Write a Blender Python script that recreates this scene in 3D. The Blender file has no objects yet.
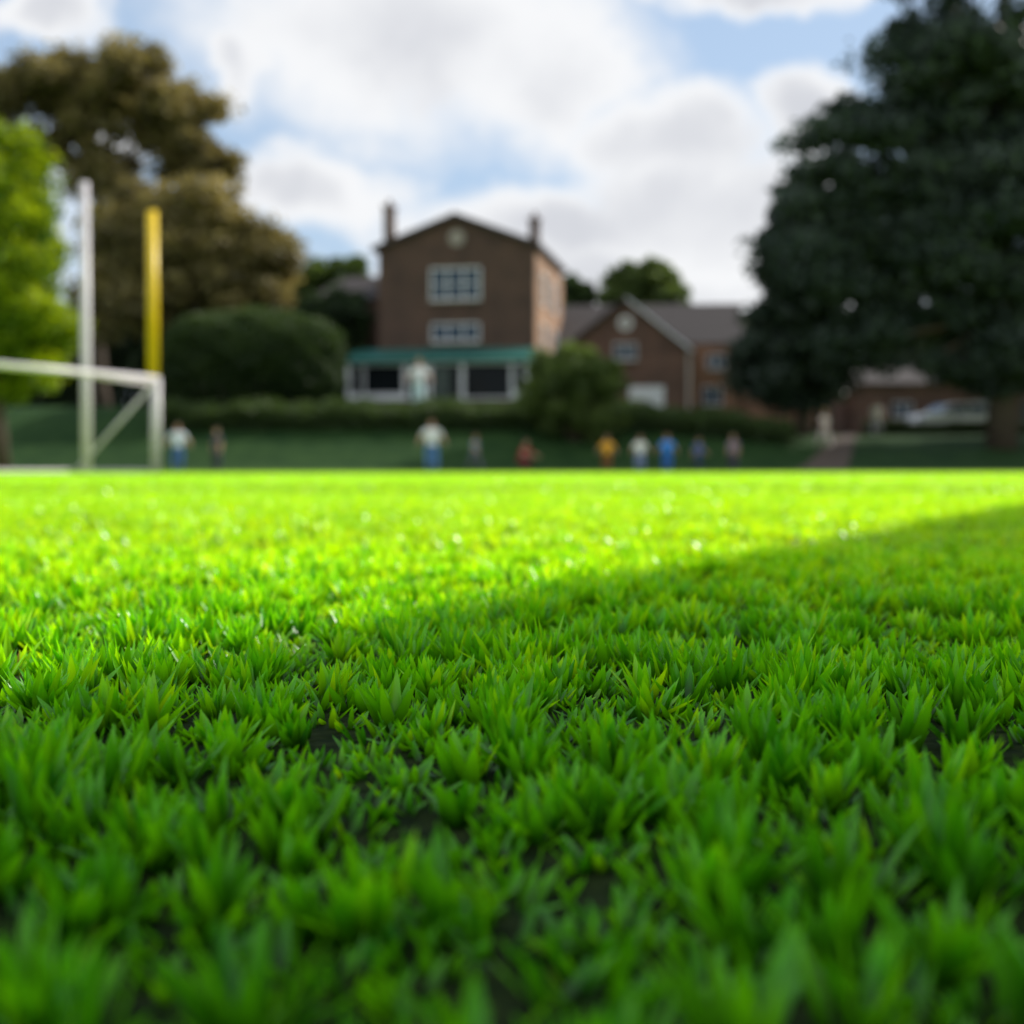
import bpy, bmesh, math, random
import numpy as np
from mathutils import Vector, Matrix, Euler
random.seed(7)
rng = np.random.default_rng(11)
scene = bpy.context.scene
COL = scene.collection
F = 1422.2
HOR = 468.0

# ------------------------------------------------------------------ helpers
def smooth(t):
    t = max(0.0, min(1.0, t)); return t*t*(3-2*t)
def terrace(x):
    return 2.7 - 1.2*smooth((x-3)/11.0)
def ht(x, y):
    return terrace(x)*smooth((y-50)/10.0) + (0.0 if y < 110 else (y-110)*0.01)

def link(ob, parent=None):
    COL.objects.link(ob)
    if parent is not None:
        ob.parent = parent
    return ob
def empty(name, loc, rz=0.0, label=None, cat=None, group=None):
    e = bpy.data.objects.new(name, None)
    e.empty_display_size = 0.3
    e.location = loc; e.rotation_euler = (0, 0, rz)
    COL.objects.link(e)
    if label: e["label"] = label
    if cat: e["category"] = cat
    if group: e["group"] = group
    return e
def mesh_obj(name, verts, faces, mat=None, parent=None, smoothf=False, label=None):
    me = bpy.data.meshes.new(name)
    me.from_pydata([tuple(v) for v in verts], [], faces)
    me.update()
    if mat:
        for m in (mat if isinstance(mat, list) else [mat]): me.materials.append(m)
    if smoothf:
        me.polygons.foreach_set("use_smooth", [True]*len(me.polygons))
    ob = bpy.data.objects.new(name, me)
    if label: ob["label"] = label
    return link(ob, parent)
class MB:
    """accumulates pieces of ONE part"""
    def __init__(s): s.v=[]; s.f=[]; s.m=[]
    def add(s, v, f, mi=0):
        o=len(s.v); s.v+= [tuple(a) for a in v]; s.f+=[tuple(i+o for i in q) for q in f]; s.m += [mi]*len(f); return s
    def box(s, x0,x1,y0,y1,z0,z1, mi=0):
        v=[(x0,y0,z0),(x1,y0,z0),(x1,y1,z0),(x0,y1,z0),(x0,y0,z1),(x1,y0,z1),(x1,y1,z1),(x0,y1,z1)]
        f=[(3,2,1,0),(4,5,6,7),(0,1,5,4),(1,2,6,5),(2,3,7,6),(3,0,4,7)]
        return s.add(v,f,mi)
    def prism(s, prof, y0, y1, mi=0):
        n=len(prof)
        v=[(p[0],y0,p[1]) for p in prof]+[(p[0],y1,p[1]) for p in prof]
        f=[tuple(range(n)), tuple(range(2*n-1,n-1,-1))]
        for i in range(n):
            j=(i+1)%n; f.append((i,i+n,j+n,j))
        return s.add(v,f,mi)
    def tube(s, pts, rad, seg=8, mi=0, cap=True):
        pts=[Vector(p) for p in pts]; n=len(pts); v=[]; f=[]
        up0=None
        for i,p in enumerate(pts):
            d=(pts[min(i+1,n-1)]-pts[max(i-1,0)]).normalized()
            if up0 is None:
                up0 = Vector((1,0,0)) if abs(d.x)<0.8 else Vector((0,1,0))
            a=(up0-d*up0.dot(d)).normalized(); b=d.cross(a); up0=a
            for k in range(seg):
                t=2*math.pi*k/seg
                v.append(p+(a*math.cos(t)+b*math.sin(t))*rad[i])
        for i in range(n-1):
            for k in range(seg):
                k2=(k+1)%seg
                f.append((i*seg+k,i*seg+k2,(i+1)*seg+k2,(i+1)*seg+k))
        if cap:
            f.append(tuple(range(seg-1,-1,-1))); f.append(tuple(range((n-1)*seg,n*seg)))
        return s.add(v,f,mi)
    def sphere(s, c, r, seg=10, rings=7, mi=0):
        v=[];f=[]
        for i in range(rings+1):
            ph=math.pi*i/rings
            for k in range(seg):
                t=2*math.pi*k/seg
                v.append((c[0]+r[0]*math.sin(ph)*math.cos(t), c[1]+r[1]*math.sin(ph)*math.sin(t), c[2]+r[2]*math.cos(ph)))
        for i in range(rings):
            for k in range(seg):
                k2=(k+1)%seg
                f.append((i*seg+k,(i+1)*seg+k,(i+1)*seg+k2,i*seg+k2))
        return s.add(v,f,mi)
    def obj(s, name, mat, parent=None, smoothf=False, label=None):
        ob=mesh_obj(name, s.v, s.f, mat, parent, smoothf, label)
        ob.data.polygons.foreach_set("material_index", s.m)
        return ob

# ------------------------------------------------------------------ materials
def newmat(name):
    m=bpy.data.materials.new(name); m.use_nodes=True
    nt=m.node_tree; b=nt.nodes["Principled BSDF"]
    return m, nt, b
def rgba(c): return (c[0],c[1],c[2],1.0)
def simple(name, col, rough=0.7, var=0.15, scale=3.0, metal=0.0, bump=0.0, spec=None):
    m,nt,b=newmat(name)
    tc=nt.nodes.new("ShaderNodeTexCoord"); n=nt.nodes.new("ShaderNodeTexNoise")
    n.inputs["Scale"].default_value=scale; n.inputs["Detail"].default_value=6
    nt.links.new(tc.outputs["Object"], n.inputs["Vector"])
    r=nt.nodes.new("ShaderNodeValToRGB")
    r.color_ramp.elements[0].position=0.3; r.color_ramp.elements[1].position=0.7
    r.color_ramp.elements[0].color=rgba([c*(1-var) for c in col])
    r.color_ramp.elements[1].color=rgba([min(1,c*(1+var)) for c in col])
    nt.links.new(n.outputs["Fac"], r.inputs["Fac"]); nt.links.new(r.outputs["Color"], b.inputs["Base Color"])
    b.inputs["Roughness"].default_value=rough; b.inputs["Metallic"].default_value=metal
    if spec is not None: b.inputs["Specular IOR Level"].default_value=spec
    if bump>0:
        bp=nt.nodes.new("ShaderNodeBump"); bp.inputs["Strength"].default_value=bump
        nt.links.new(n.outputs["Fac"], bp.inputs["Height"]); nt.links.new(bp.outputs["Normal"], b.inputs["Normal"])
    return m
def brick(name, c1, c2, mortar):
    m,nt,b=newmat(name)
    tc=nt.nodes.new("ShaderNodeTexCoord")
    sp=nt.nodes.new("ShaderNodeSeparateXYZ"); ad=nt.nodes.new("ShaderNodeMath"); ad.operation='ADD'
    cb=nt.nodes.new("ShaderNodeCombineXYZ")
    nt.links.new(tc.outputs["Object"], sp.inputs[0])
    nt.links.new(sp.outputs[0], ad.inputs[0]); nt.links.new(sp.outputs[1], ad.inputs[1])
    nt.links.new(ad.outputs[0], cb.inputs[0]); nt.links.new(sp.outputs[2], cb.inputs[1])
    bt=nt.nodes.new("ShaderNodeTexBrick"); bt.inputs["Scale"].default_value=2.2
    bt.inputs["Color1"].default_value=rgba(c1); bt.inputs["Color2"].default_value=rgba(c2); bt.inputs["Mortar"].default_value=rgba(mortar)
    bt.inputs["Mortar Size"].default_value=0.018; bt.inputs["Row Height"].default_value=0.17
    nt.links.new(cb.outputs[0], bt.inputs["Vector"])
    n=nt.nodes.new("ShaderNodeTexNoise"); n.inputs["Scale"].default_value=0.9; n.inputs["Detail"].default_value=5
    nt.links.new(tc.outputs["Object"], n.inputs["Vector"])
    r=nt.nodes.new("ShaderNodeValToRGB"); r.color_ramp.elements[0].position=0.3; r.color_ramp.elements[1].position=0.75
    r.color_ramp.elements[0].color=(0.60,0.60,0.60,1); r.color_ramp.elements[1].color=(1.15,1.08,1.0,1)
    nt.links.new(n.outputs["Fac"], r.inputs["Fac"])
    mx=nt.nodes.new("ShaderNodeMix"); mx.data_type='RGBA'; mx.blend_type='MULTIPLY'; mx.inputs[0].default_value=1
    nt.links.new(bt.outputs["Color"], mx.inputs[6]); nt.links.new(r.outputs["Color"], mx.inputs[7])
    nt.links.new(mx.outputs[2], b.inputs["Base Color"]); b.inputs["Roughness"].default_value=0.85
    return m
def leafmat(name, dark, light, trans=0.35, tcol=None, rough=0.5):
    m,nt,b=newmat(name)
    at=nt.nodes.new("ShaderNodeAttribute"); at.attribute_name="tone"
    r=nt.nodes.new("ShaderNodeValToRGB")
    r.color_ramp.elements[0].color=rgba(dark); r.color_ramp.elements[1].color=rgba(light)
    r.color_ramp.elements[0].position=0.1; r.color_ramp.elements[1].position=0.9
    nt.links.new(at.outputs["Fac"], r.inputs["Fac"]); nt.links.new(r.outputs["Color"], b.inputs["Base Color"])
    b.inputs["Roughness"].default_value=rough; b.inputs["Specular IOR Level"].default_value=0.3
    t=nt.nodes.new("ShaderNodeBsdfTranslucent")
    mu=nt.nodes.new("ShaderNodeMix"); mu.data_type='RGBA'; mu.blend_type='MULTIPLY'; mu.inputs[0].default_value=1
    mu.inputs[7].default_value=rgba(tcol or (1.5,1.5,0.8))
    nt.links.new(r.outputs["Color"], mu.inputs[6]); nt.links.new(mu.outputs[2], t.inputs["Color"])
    ms=nt.nodes.new("ShaderNodeMixShader"); ms.inputs[0].default_value=trans
    out=nt.nodes["Material Output"]
    nt.links.new(b.outputs[0], ms.inputs[1]); nt.links.new(t.outputs[0], ms.inputs[2]); nt.links.new(ms.outputs[0], out.inputs[0])
    return m

M_brick = brick("brown_brick", (0.125,0.068,0.048),(0.095,0.050,0.036),(0.12,0.095,0.08))
M_brick2= brick("red_brick", (0.19,0.10,0.072),(0.14,0.073,0.054),(0.18,0.14,0.12))
M_sunwing= brick("sunlit_wing_brick", (0.34,0.17,0.10),(0.27,0.13,0.08),(0.30,0.22,0.17))  # brighter brick, sunlight painted into the wing's colour
M_sunside  = brick("sunlit_side_brick", (0.42,0.24,0.14),(0.35,0.19,0.11),(0.34,0.27,0.20))  # house brick lightened to paint sun onto the side
M_roof  = simple("roof_tile",(0.045,0.036,0.036),0.85,0.25,6,bump=0.2)
M_roofg = simple("grey_tile",(0.062,0.053,0.052),0.9,0.25,6,bump=0.2)
M_white = simple("white_paint",(0.74,0.76,0.79),0.45,0.05,4)
M_cream = simple("cream_paint",(0.45,0.42,0.39),0.55,0.06,4)
M_whitem= simple("white_metal",(0.70,0.65,0.70),0.40,0.06,4)
M_yellow= simple("yellow_paint",(0.92,0.62,0.008),0.4,0.05,4)
M_teal  = simple("teal_roof",(0.020,0.13,0.11),0.5,0.12,3)
M_stone = simple("pale_stone",(0.36,0.32,0.28),0.8,0.12,4)
M_bark  = simple("bark",(0.075,0.055,0.04),0.9,0.35,5,bump=0.6)
M_asph  = simple("asphalt",(0.05,0.048,0.045),0.9,0.2,8,bump=0.2)
M_path  = simple("gravel_path",(0.085,0.062,0.045),0.95,0.2,6,bump=0.3)
M_tyre  = simple("rubber",(0.02,0.02,0.02),0.8,0.1)
M_chrome= simple("rim_metal",(0.5,0.5,0.5),0.3,0.05,metal=0.9)
M_carw  = simple("car_paint",(0.82,0.83,0.85),0.25,0.03)
M_door  = simple("dark_door",(0.03,0.05,0.045),0.4,0.1)
M_iron  = simple("dark_iron",(0.03,0.03,0.03),0.5,0.1)
def glass(name, c, spec):
    m,nt,b=newmat(name); b.inputs["Base Color"].default_value=rgba(c); b.inputs["Roughness"].default_value=0.08
    b.inputs["Specular IOR Level"].default_value=spec
    tc=nt.nodes.new("ShaderNodeTexCoord"); n=nt.nodes.new("ShaderNodeTexNoise"); n.inputs["Scale"].default_value=1.5
    nt.links.new(tc.outputs["Object"], n.inputs["Vector"])
    bp=nt.nodes.new("ShaderNodeBump"); bp.inputs["Strength"].default_value=0.05
    nt.links.new(n.outputs["Fac"], bp.inputs["Height"]); nt.links.new(bp.outputs["Normal"], b.inputs["Normal"])
    return m
M_glass=glass("window_glass",(0.02,0.05,0.09),0.30)
M_glassd=glass("dark_glass",(0.010,0.013,0.015),0.10)

# ------------------------------------------------------------------ ground
def ground_mat():
    m,nt,b=newmat("lawn_ground")
    L=nt.links.new
    tc=nt.nodes.new("ShaderNodeTexCoord"); sp=nt.nodes.new("ShaderNodeSeparateXYZ"); L(tc.outputs["Object"],sp.inputs[0])
    def noise(s,d=6):
        n=nt.nodes.new("ShaderNodeTexNoise"); n.inputs["Scale"].default_value=s; n.inputs["Detail"].default_value=d
        L(tc.outputs["Object"],n.inputs["Vector"]); return n
    def ramp(src,p0,c0,p1,c1):
        r=nt.nodes.new("ShaderNodeValToRGB"); r.color_ramp.elements[0].position=p0; r.color_ramp.elements[1].position=p1
        r.color_ramp.elements[0].color=rgba(c0); r.color_ramp.elements[1].color=rgba(c1); L(src,r.inputs["Fac"]); return r
    def mr(src,a,bb):
        n=nt.nodes.new("ShaderNodeMapRange"); n.inputs["From Min"].default_value=a; n.inputs["From Max"].default_value=bb
        L(src,n.inputs["Value"]); return n
    def mix(f,a,bb):
        x=nt.nodes.new("ShaderNodeMix"); x.data_type='RGBA'; L(f,x.inputs[0]); L(a,x.inputs[6]); L(bb,x.inputs[7]); return x.outputs[2]
    soil=ramp(noise(90).outputs["Fac"],0.35,(0.006,0.016,0.003),0.7,(0.028,0.045,0.010))
    grass=ramp(noise(4,10).outputs["Fac"],0.3,(0.36,0.66,0.008),0.7,(0.46,0.78,0.015))
    far=ramp(noise(3,10).outputs["Fac"],0.3,(0.16,0.27,0.02),0.7,(0.20,0.33,0.03))
    slope=ramp(noise(1.2,8).outputs["Fac"],0.3,(0.014,0.042,0.012),0.7,(0.030,0.068,0.018))
    f1=mr(sp.outputs[1],2.5,10)
    f3=mr(sp.outputs[1],28,36)
    f2=mr(sp.outputs[1],49.6,50.6)
    c=mix(f1.outputs[0],soil.outputs[0],grass.outputs[0])
    c=mix(f3.outputs[0],c,far.outputs[0])
    c=mix(f2.outputs[0],c,slope.outputs[0])
    L(c,b.inputs["Base Color"]); b.inputs["Roughness"].default_value=0.95; b.inputs["Specular IOR Level"].default_value=0.1
    bp=nt.nodes.new("ShaderNodeBump"); bp.inputs["Strength"].default_value=0.5; bp.inputs["Distance"].default_value=0.02
    L(noise(60).outputs["Fac"],bp.inputs["Height"]); L(bp.outputs["Normal"],b.inputs["Normal"])
    return m
xs=[-2500,-1200,-600,-300,-150,-90,-60]+list(np.arange(-45,46,1.0))+[60,90,150,300,600,1200,2500]
ys=[-2500,-1000,-300,-100,-40,-15,-5,0,2,4,6,8,10,15,20,25,30,35,40,45]+list(np.arange(48,63,0.5))+[64,68,72,76,80,90,100,110,150,250,500,1000,2500]
V=[(x,y,ht(x,y)) for y in ys for x in xs]; nx=len(xs)
Fc=[(j*nx+i,j*nx+i+1,(j+1)*nx+i+1,(j+1)*nx+i) for j in range(len(ys)-1) for i in range(nx-1)]
g=mesh_obj("ground",V,Fc,ground_mat(),smoothf=True); g["kind"]="structure"

def strip(name, pts, mat, off):
    v=[];f=[]
    for i,(x,y,w) in enumerate(pts):
        for k in range(5):
            xx=x+(k/4-0.5)*w
            v.append((xx,y,ht(xx,y)+off))
    for i in range(len(pts)-1):
        for k in range(4): f.append((i*5+k,i*5+k+1,(i+1)*5+k+1,(i+1)*5+k))
    o=mesh_obj(name,v,f,mat,smoothf=True); o["kind"]="structure"; return o
strip("path",[(10.75+(t*0.5)*0.36, 50+t*0.5, 1.9-0.07*t) for t in range(0,21)],M_path,0.03)
strip("road",[(22.5,62.2+t,19) for t in range(0,6)],M_asph,0.012)

# ------------------------------------------------------------------ grass blades
def blade_set(px,py,L,W,lean,az,kap,tone,kind,fold=0.22):
    n=len(px)
    if kind==3: ts=[0,0.35,0.7]; cols=[-1,0,1]
    elif kind==2: ts=[0,0.55]; cols=[-1,1]
    else: ts=[0]; cols=[-1,1]
    psi=az+rng.normal(0,0.5,n)
    wd=np.stack([-np.sin(psi),np.cos(psi),np.zeros(n)],1)
    ld=np.stack([np.cos(az),np.sin(az),np.zeros(n)],1)
    V=[];T=[]
    def center(t):
        hor=L*(np.sin(lean)*t+kap*t*t); ver=L*(np.cos(lean)*t-0.4*kap*t*t)
        c=ld*hor[:,None]; c[:,2]=ver; c[:,0]+=px; c[:,1]+=py; return c
    prof={0:0.8,0.35:1.0,0.7:0.60,0.55:0.85}
    for t in ts:
        c=center(t)
        for k in cols:
            p=c+wd*(W*0.5*prof[t]*k)[:,None]
            if k==0:
                p=p+ld*(W*fold*prof[t])[:,None]; p[:,2]-=W*fold*0.5
            V.append(p); T.append(np.full(n,t))
    V.append(center(1.0)); T.append(np.ones(n))
    nv=len(V)
    V=np.stack(V,1).reshape(-1,3); T=np.stack(T,1).reshape(-1)
    C=len(cols); quads=[];tris=[]
    for r in range(len(ts)-1):
        for c in range(C-1): quads.append((r*C+c,r*C+c+1,(r+1)*C+c+1,(r+1)*C+c))
    r=len(ts)-1
    for c in range(C-1): tris.append((r*C+c,r*C+c+1,nv-1))
    base=(np.arange(n)*nv)
    q=(base[:,None,None]+np.array(quads)[None]).reshape(-1,4) if quads else np.zeros((0,4),int)
    t_=(base[:,None,None]+np.array(tris)[None]).reshape(-1,3)
    A=np.zeros((n*nv,4),np.float32); A[:,0]=np.repeat(tone,nv); A[:,1]=T; A[:,3]=1
    return V,q,t_,A
def region(y0,y1,ax,bx,dens):
    wmax=ax*y1+bx
    n=int((y1-y0)*2*wmax*dens)
    y=rng.uniform(y0,y1,n); x=rng.uniform(-wmax,wmax,n)
    k=np.abs(x)<ax*y+bx
    return x[k],y[k]
parts=[]
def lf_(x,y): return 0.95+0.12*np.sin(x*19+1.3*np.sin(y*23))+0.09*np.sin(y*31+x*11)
def sun_drift(y): return 0.50*np.clip((y-0.42)/1.25,0,1)      # sunlit yellow painted into the blade tone, rising with distance
for dens,nb,l0,l1,w0,w1,ls,rs in ((2700,8,0.009,0.0155,0.0032,0.0046,0.62,0.008),(1080,13,0.0215,0.0325,0.0048,0.0076,0.38,0.0035)):
    tx,ty=region(0.03,1.9,0.42,0.30,dens)
    N=len(tx)*nb
    cx=np.repeat(tx,nb);cy=np.repeat(ty,nb)
    az=rng.uniform(0,2*np.pi,N); rr=np.abs(rng.normal(0,rs,N))
    px=cx+np.cos(az)*rr; py=cy+np.sin(az)*rr
    tl=np.repeat(rng.uniform(0.68,1.08,len(tx)),nb)
    L=rng.uniform(l0,l1,N)*tl*lf_(cx,cy)
    lean=np.abs(rng.normal(ls,0.25,N)); kap=rng.uniform(0.0,0.14,N)
    tone=np.clip(np.repeat(rng.uniform(0.10,0.50,len(tx)),nb)+rng.normal(0,0.09,N)+sun_drift(cy),0,1)
    dead=rng.random(N)<0.0015; tone=np.where(dead,2.0,tone)
    L=np.where(dead,L*0.6,L)
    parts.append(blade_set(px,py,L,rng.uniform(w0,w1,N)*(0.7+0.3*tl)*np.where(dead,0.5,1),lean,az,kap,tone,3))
tx,ty=region(1.9,6,0.40,0.6,1400); nb=6; N=len(tx)*nb
cx=np.repeat(tx,nb);cy=np.repeat(ty,nb); az=rng.uniform(0,2*np.pi,N); rr=np.abs(rng.normal(0,0.007,N))
lf=0.9+0.18*np.sin(cx*9+1.3*np.sin(cy*7))+0.14*np.sin(cy*13+cx*5)
tone=np.clip(np.repeat(rng.uniform(0.15,0.55,len(tx)),nb)+rng.normal(0,0.09,N)+sun_drift(cy),0,1)
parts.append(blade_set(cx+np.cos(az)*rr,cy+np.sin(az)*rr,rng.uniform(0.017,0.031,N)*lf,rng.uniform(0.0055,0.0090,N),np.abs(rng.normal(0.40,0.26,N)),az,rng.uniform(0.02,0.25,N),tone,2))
tx,ty=region(6,28,0.40,1.5,80); nb=6; N=len(tx)*nb
cx=np.repeat(tx,nb);cy=np.repeat(ty,nb); az=rng.uniform(0,2*np.pi,N); rr=np.abs(rng.normal(0,0.03,N))
tone=np.clip(np.repeat(rng.uniform(0.5,0.9,len(tx)),nb)+rng.normal(0,0.1,N)+0.15,0,1)  # far blades get a raised tone, sunlit yellow painted in
parts.append(blade_set(cx+np.cos(az)*rr,cy+np.sin(az)*rr,rng.uniform(0.02,0.032,N),rng.uniform(0.012,0.02,N),np.abs(rng.normal(0.5,0.3,N)),az,rng.uniform(0.02,0.35,N),tone,1))
Vs=[];loops=[];tot=[];As=[];off=0
for V,q,t_,A in parts:
    Vs.append(V);As.append(A)
    loops.append((q+off).reshape(-1)); tot.append(np.full(len(q),4))
    loops.append((t_+off).reshape(-1)); tot.append(np.full(len(t_),3))
    off+=len(V)
Vs=np.concatenate(Vs).astype(np.float32);loops=np.concatenate(loops).astype(np.int32);tot=np.concatenate(tot).astype(np.int32);As=np.concatenate(As).astype(np.float32)
me=bpy.data.meshes.new("grass")
me.vertices.add(len(Vs)); me.vertices.foreach_set("co",Vs.reshape(-1))
me.loops.add(len(loops)); me.loops.foreach_set("vertex_index",loops)
me.polygons.add(len(tot)); st=np.concatenate([[0],np.cumsum(tot)[:-1]]).astype(np.int32)
me.polygons.foreach_set("loop_start",st)
me.polygons.foreach_set("use_smooth",np.ones(len(tot),bool))
at=me.attributes.new("bl","FLOAT_COLOR","POINT"); at.data.foreach_set("color",As.reshape(-1))
me.update(calc_edges=True)
def grassmat():
    m,nt,b=newmat("grass_blades"); L=nt.links.new
    at=nt.nodes.new("ShaderNodeAttribute"); at.attribute_name="bl"
    sp=nt.nodes.new("ShaderNodeSeparateColor"); L(at.outputs["Color"],sp.inputs[0])
    r=nt.nodes.new("ShaderNodeValToRGB"); e=r.color_ramp.elements
    e[0].position=0.0; e[0].color=(0.030,0.26,0.004,1); e[1].position=1.0; e[1].color=(0.40,0.86,0.008,1)
    k=e.new(0.5); k.color=(0.125,0.56,0.006,1)
    L(sp.outputs[0],r.inputs["Fac"])
    rb=nt.nodes.new("ShaderNodeValToRGB"); rb.color_ramp.elements[0].color=(0.11,0.14,0.11,1); rb.color_ramp.elements[1].color=(1.25,1.2,1.1,1)  # blade feet darkened, painting shade into the gaps between tufts
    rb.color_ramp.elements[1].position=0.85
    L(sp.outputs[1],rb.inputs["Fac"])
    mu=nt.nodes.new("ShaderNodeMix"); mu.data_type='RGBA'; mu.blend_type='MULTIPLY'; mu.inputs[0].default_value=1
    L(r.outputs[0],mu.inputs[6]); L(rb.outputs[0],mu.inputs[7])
    gt=nt.nodes.new("ShaderNodeMath"); gt.operation='GREATER_THAN'; gt.inputs[1].default_value=1.5; L(sp.outputs[0],gt.inputs[0])
    mx=nt.nodes.new("ShaderNodeMix"); mx.data_type='RGBA'; L(gt.outputs[0],mx.inputs[0]); L(mu.outputs[2],mx.inputs[6]); mx.inputs[7].default_value=(0.30,0.26,0.12,1)
    L(mx.outputs[2],b.inputs["Base Color"]); b.inputs["Roughness"].default_value=0.30; b.inputs["Specular IOR Level"].default_value=0.6
    t=nt.nodes.new("ShaderNodeBsdfTranslucent"); m2=nt.nodes.new("ShaderNodeMix"); m2.data_type='RGBA'; m2.blend_type='MULTIPLY'; m2.inputs[0].default_value=1
    L(mx.outputs[2],m2.inputs[6]); m2.inputs[7].default_value=(2.4,1.5,0.4,1); L(m2.outputs[2],t.inputs["Color"])
    ms=nt.nodes.new("ShaderNodeMixShader"); ms.inputs[0].default_value=0.48
    L(b.outputs[0],ms.inputs[1]); L(t.outputs[0],ms.inputs[2]); L(ms.outputs[0],nt.nodes["Material Output"].inputs[0])
    return m
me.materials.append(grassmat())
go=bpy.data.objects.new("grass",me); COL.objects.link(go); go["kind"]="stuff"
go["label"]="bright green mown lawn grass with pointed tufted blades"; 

# ------------------------------------------------------------------ foliage
def leaf_mesh(name, centers, sizes, tones, mat, parent, label=None, flat=0.0, aspect=0.55):
    n=len(centers)
    nrm=rng.normal(0,1,(n,3)); nrm[:,2]=nrm[:,2]*(1+flat)
    nrm/=np.linalg.norm(nrm,axis=1)[:,None]
    a=np.cross(nrm,rng.normal(0,1,(n,3))); a/=np.linalg.norm(a,axis=1)[:,None]
    b=np.cross(nrm,a)
    s=sizes[:,None]
    P=np.stack([centers-a*s, centers-b*s*aspect+nrm*s*0.15, centers+a*s, centers+b*s*aspect+nrm*s*0.15],1).reshape(-1,3).astype(np.float32)
    me=bpy.data.meshes.new(name)
    me.vertices.add(4*n); me.vertices.foreach_set("co",P.reshape(-1))
    me.loops.add(4*n); me.loops.foreach_set("vertex_index",np.arange(4*n,dtype=np.int32))
    me.polygons.add(n); me.polygons.foreach_set("loop_start",(np.arange(n)*4).astype(np.int32))
    at=me.attributes.new("tone","FLOAT","POINT"); at.data.foreach_set("value",np.repeat(tones,4).astype(np.float32))
    me.update(calc_edges=True); me.materials.append(mat)
    ob=bpy.data.objects.new(name,me)
    if label: ob["label"]=label
    return link(ob,parent)
def ellipsoid_clumps(blobs, nsub=14, subr=(0.22,0.36), shell=0.45):
    out=[]
    for (dx,dy,cz,rx,ry,rz) in blobs:
        for _ in range(nsub):
            d=rng.normal(0,1,3); d/=np.linalg.norm(d); r=rng.random()**shell
            m=(rx*ry*rz)**(1/3)
            sr=rng.uniform(*subr)*m
            out.append((dx+d[0]*rx*r*0.85,dy+d[1]*ry*r*0.85,cz+d[2]*rz*r*0.85,sr,rng.uniform(0.0,1.0)))
    return out
def leaves_from(clumps, per, size, squash=0.75, fuzz=1.3):
    C=[];S=[];T=[]
    vol=sum(c[3]**2 for c in clumps)
    for (x,y,z,r,t) in clumps:
        n=max(8,int(per*len(clumps)*r*r/vol))
        d=rng.normal(0,1,(n,3)); d/=np.linalg.norm(d,axis=1)[:,None]
        q=rng.random(n)**0.5*r*rng.uniform(0.8,fuzz,n)
        p=d*q[:,None]; p[:,2]*=squash
        C.append(p+np.array([x,y,z])); S.append(rng.uniform(0.6,1.3,n)*size)
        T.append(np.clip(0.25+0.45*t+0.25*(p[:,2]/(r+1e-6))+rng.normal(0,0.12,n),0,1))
    return np.concatenate(C),np.concatenate(S),np.concatenate(T)
def tree(name,label,cat,x,y,blobs,nleaf,size,mat,trunk_r,nsub=14,trunk_top=None,group=None,lean=0.0,subr=(0.22,0.36),squash=0.75,shell=0.45,limbs=10,aspect=0.55,fuzz=1.3):
    z0=ht(x,y)
    e=empty(name,(x,y,z0),label=label,cat=cat,group=group)
    cl=ellipsoid_clumps(blobs,nsub=nsub,subr=subr,shell=shell)
    c,s,t=leaves_from(cl,nleaf/len(cl),size,squash,fuzz)
    leaf_mesh("crown",c,s,t,mat,e,aspect=aspect)
    mb=MB()
    top=trunk_top or max(b[2] for b in blobs)
    pts=[];rad=[]
    for i in range(8):
        u=i/7
        pts.append((lean*u*u+0.12*math.sin(u*5+x),0.1*math.sin(u*4+y),-0.15+(top+0.15)*u)); rad.append(trunk_r*(1.35-0.35*min(1,u*6))*(1-0.75*u))
    mb.tube(pts,rad,9)
    sel=[cl[int(i)] for i in rng.choice(len(cl),min(limbs,len(cl)),replace=False)]
    for (lx,ly,lz,r,_) in sel:
        h=max(0.25*top,min(top*0.9,lz-0.35*math.hypot(lx,ly)))
        k=h/top*7; i0=min(6,int(k)); fr=k-i0
        s0=Vector(pts[i0]).lerp(Vector(pts[i0+1]),fr); e0=Vector((lx,ly,lz))
        mid=s0.lerp(e0,0.5)+Vector((0,0,-0.12*(e0-s0).length*0.5))
        rr=trunk_r*(1-0.75*h/top)*0.5
        mb.tube([s0,mid,e0],[rr,rr*0.6,rr*0.2],6)
    mb.obj("trunk",M_bark,e,True)
    return e
def W(px,py,Y):
    return ((px-512)/F*Y, (HOR-py)/F*Y)
def blob(px0,px1,py0,py1,Y,bx,dy=0,ry=None):
    X0,Z1=W(px0,py0,Y); X1,Z0=W(px1,py1,Y)
    rx=(X1-X0)/2; rz=(Z1-Z0)/2
    return ((X0+X1)/2-bx,dy,(Z0+Z1)/2,rx,ry or rx,rz)
def blobs_for(lst,Y,bx):
    z0=ht(bx,Y); r=[]
    for b in lst:
        q=list(blob(b[0],b[1],b[2],b[3],Y,bx,*(b[4:]))); q[2]-=z0; r.append(tuple(q))
    return r
M_lbrown=leafmat("autumn_foliage",(0.095,0.086,0.036),(0.37,0.31,0.13),0.4,(1.3,1.22,0.8))
M_lbright=leafmat("lime_foliage",(0.035,0.12,0.006),(0.36,0.48,0.010),0.45,(1.6,1.35,0.5))
M_lgreen=leafmat("green_foliage",(0.03,0.06,0.012),(0.12,0.18,0.03),0.35)
M_lolive=leafmat("light_olive_foliage",(0.045,0.078,0.022),(0.16,0.22,0.062),0.35)
M_ldark=leafmat("dark_foliage",(0.014,0.028,0.012),(0.045,0.075,0.028),0.25)
M_lconf=leafmat("conifer_foliage",(0.016,0.030,0.023),(0.050,0.072,0.054),0.25,(1.2,1.3,1.0))
M_lmid=leafmat("hedge_foliage",(0.022,0.045,0.015),(0.075,0.12,0.035),0.3)
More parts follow.
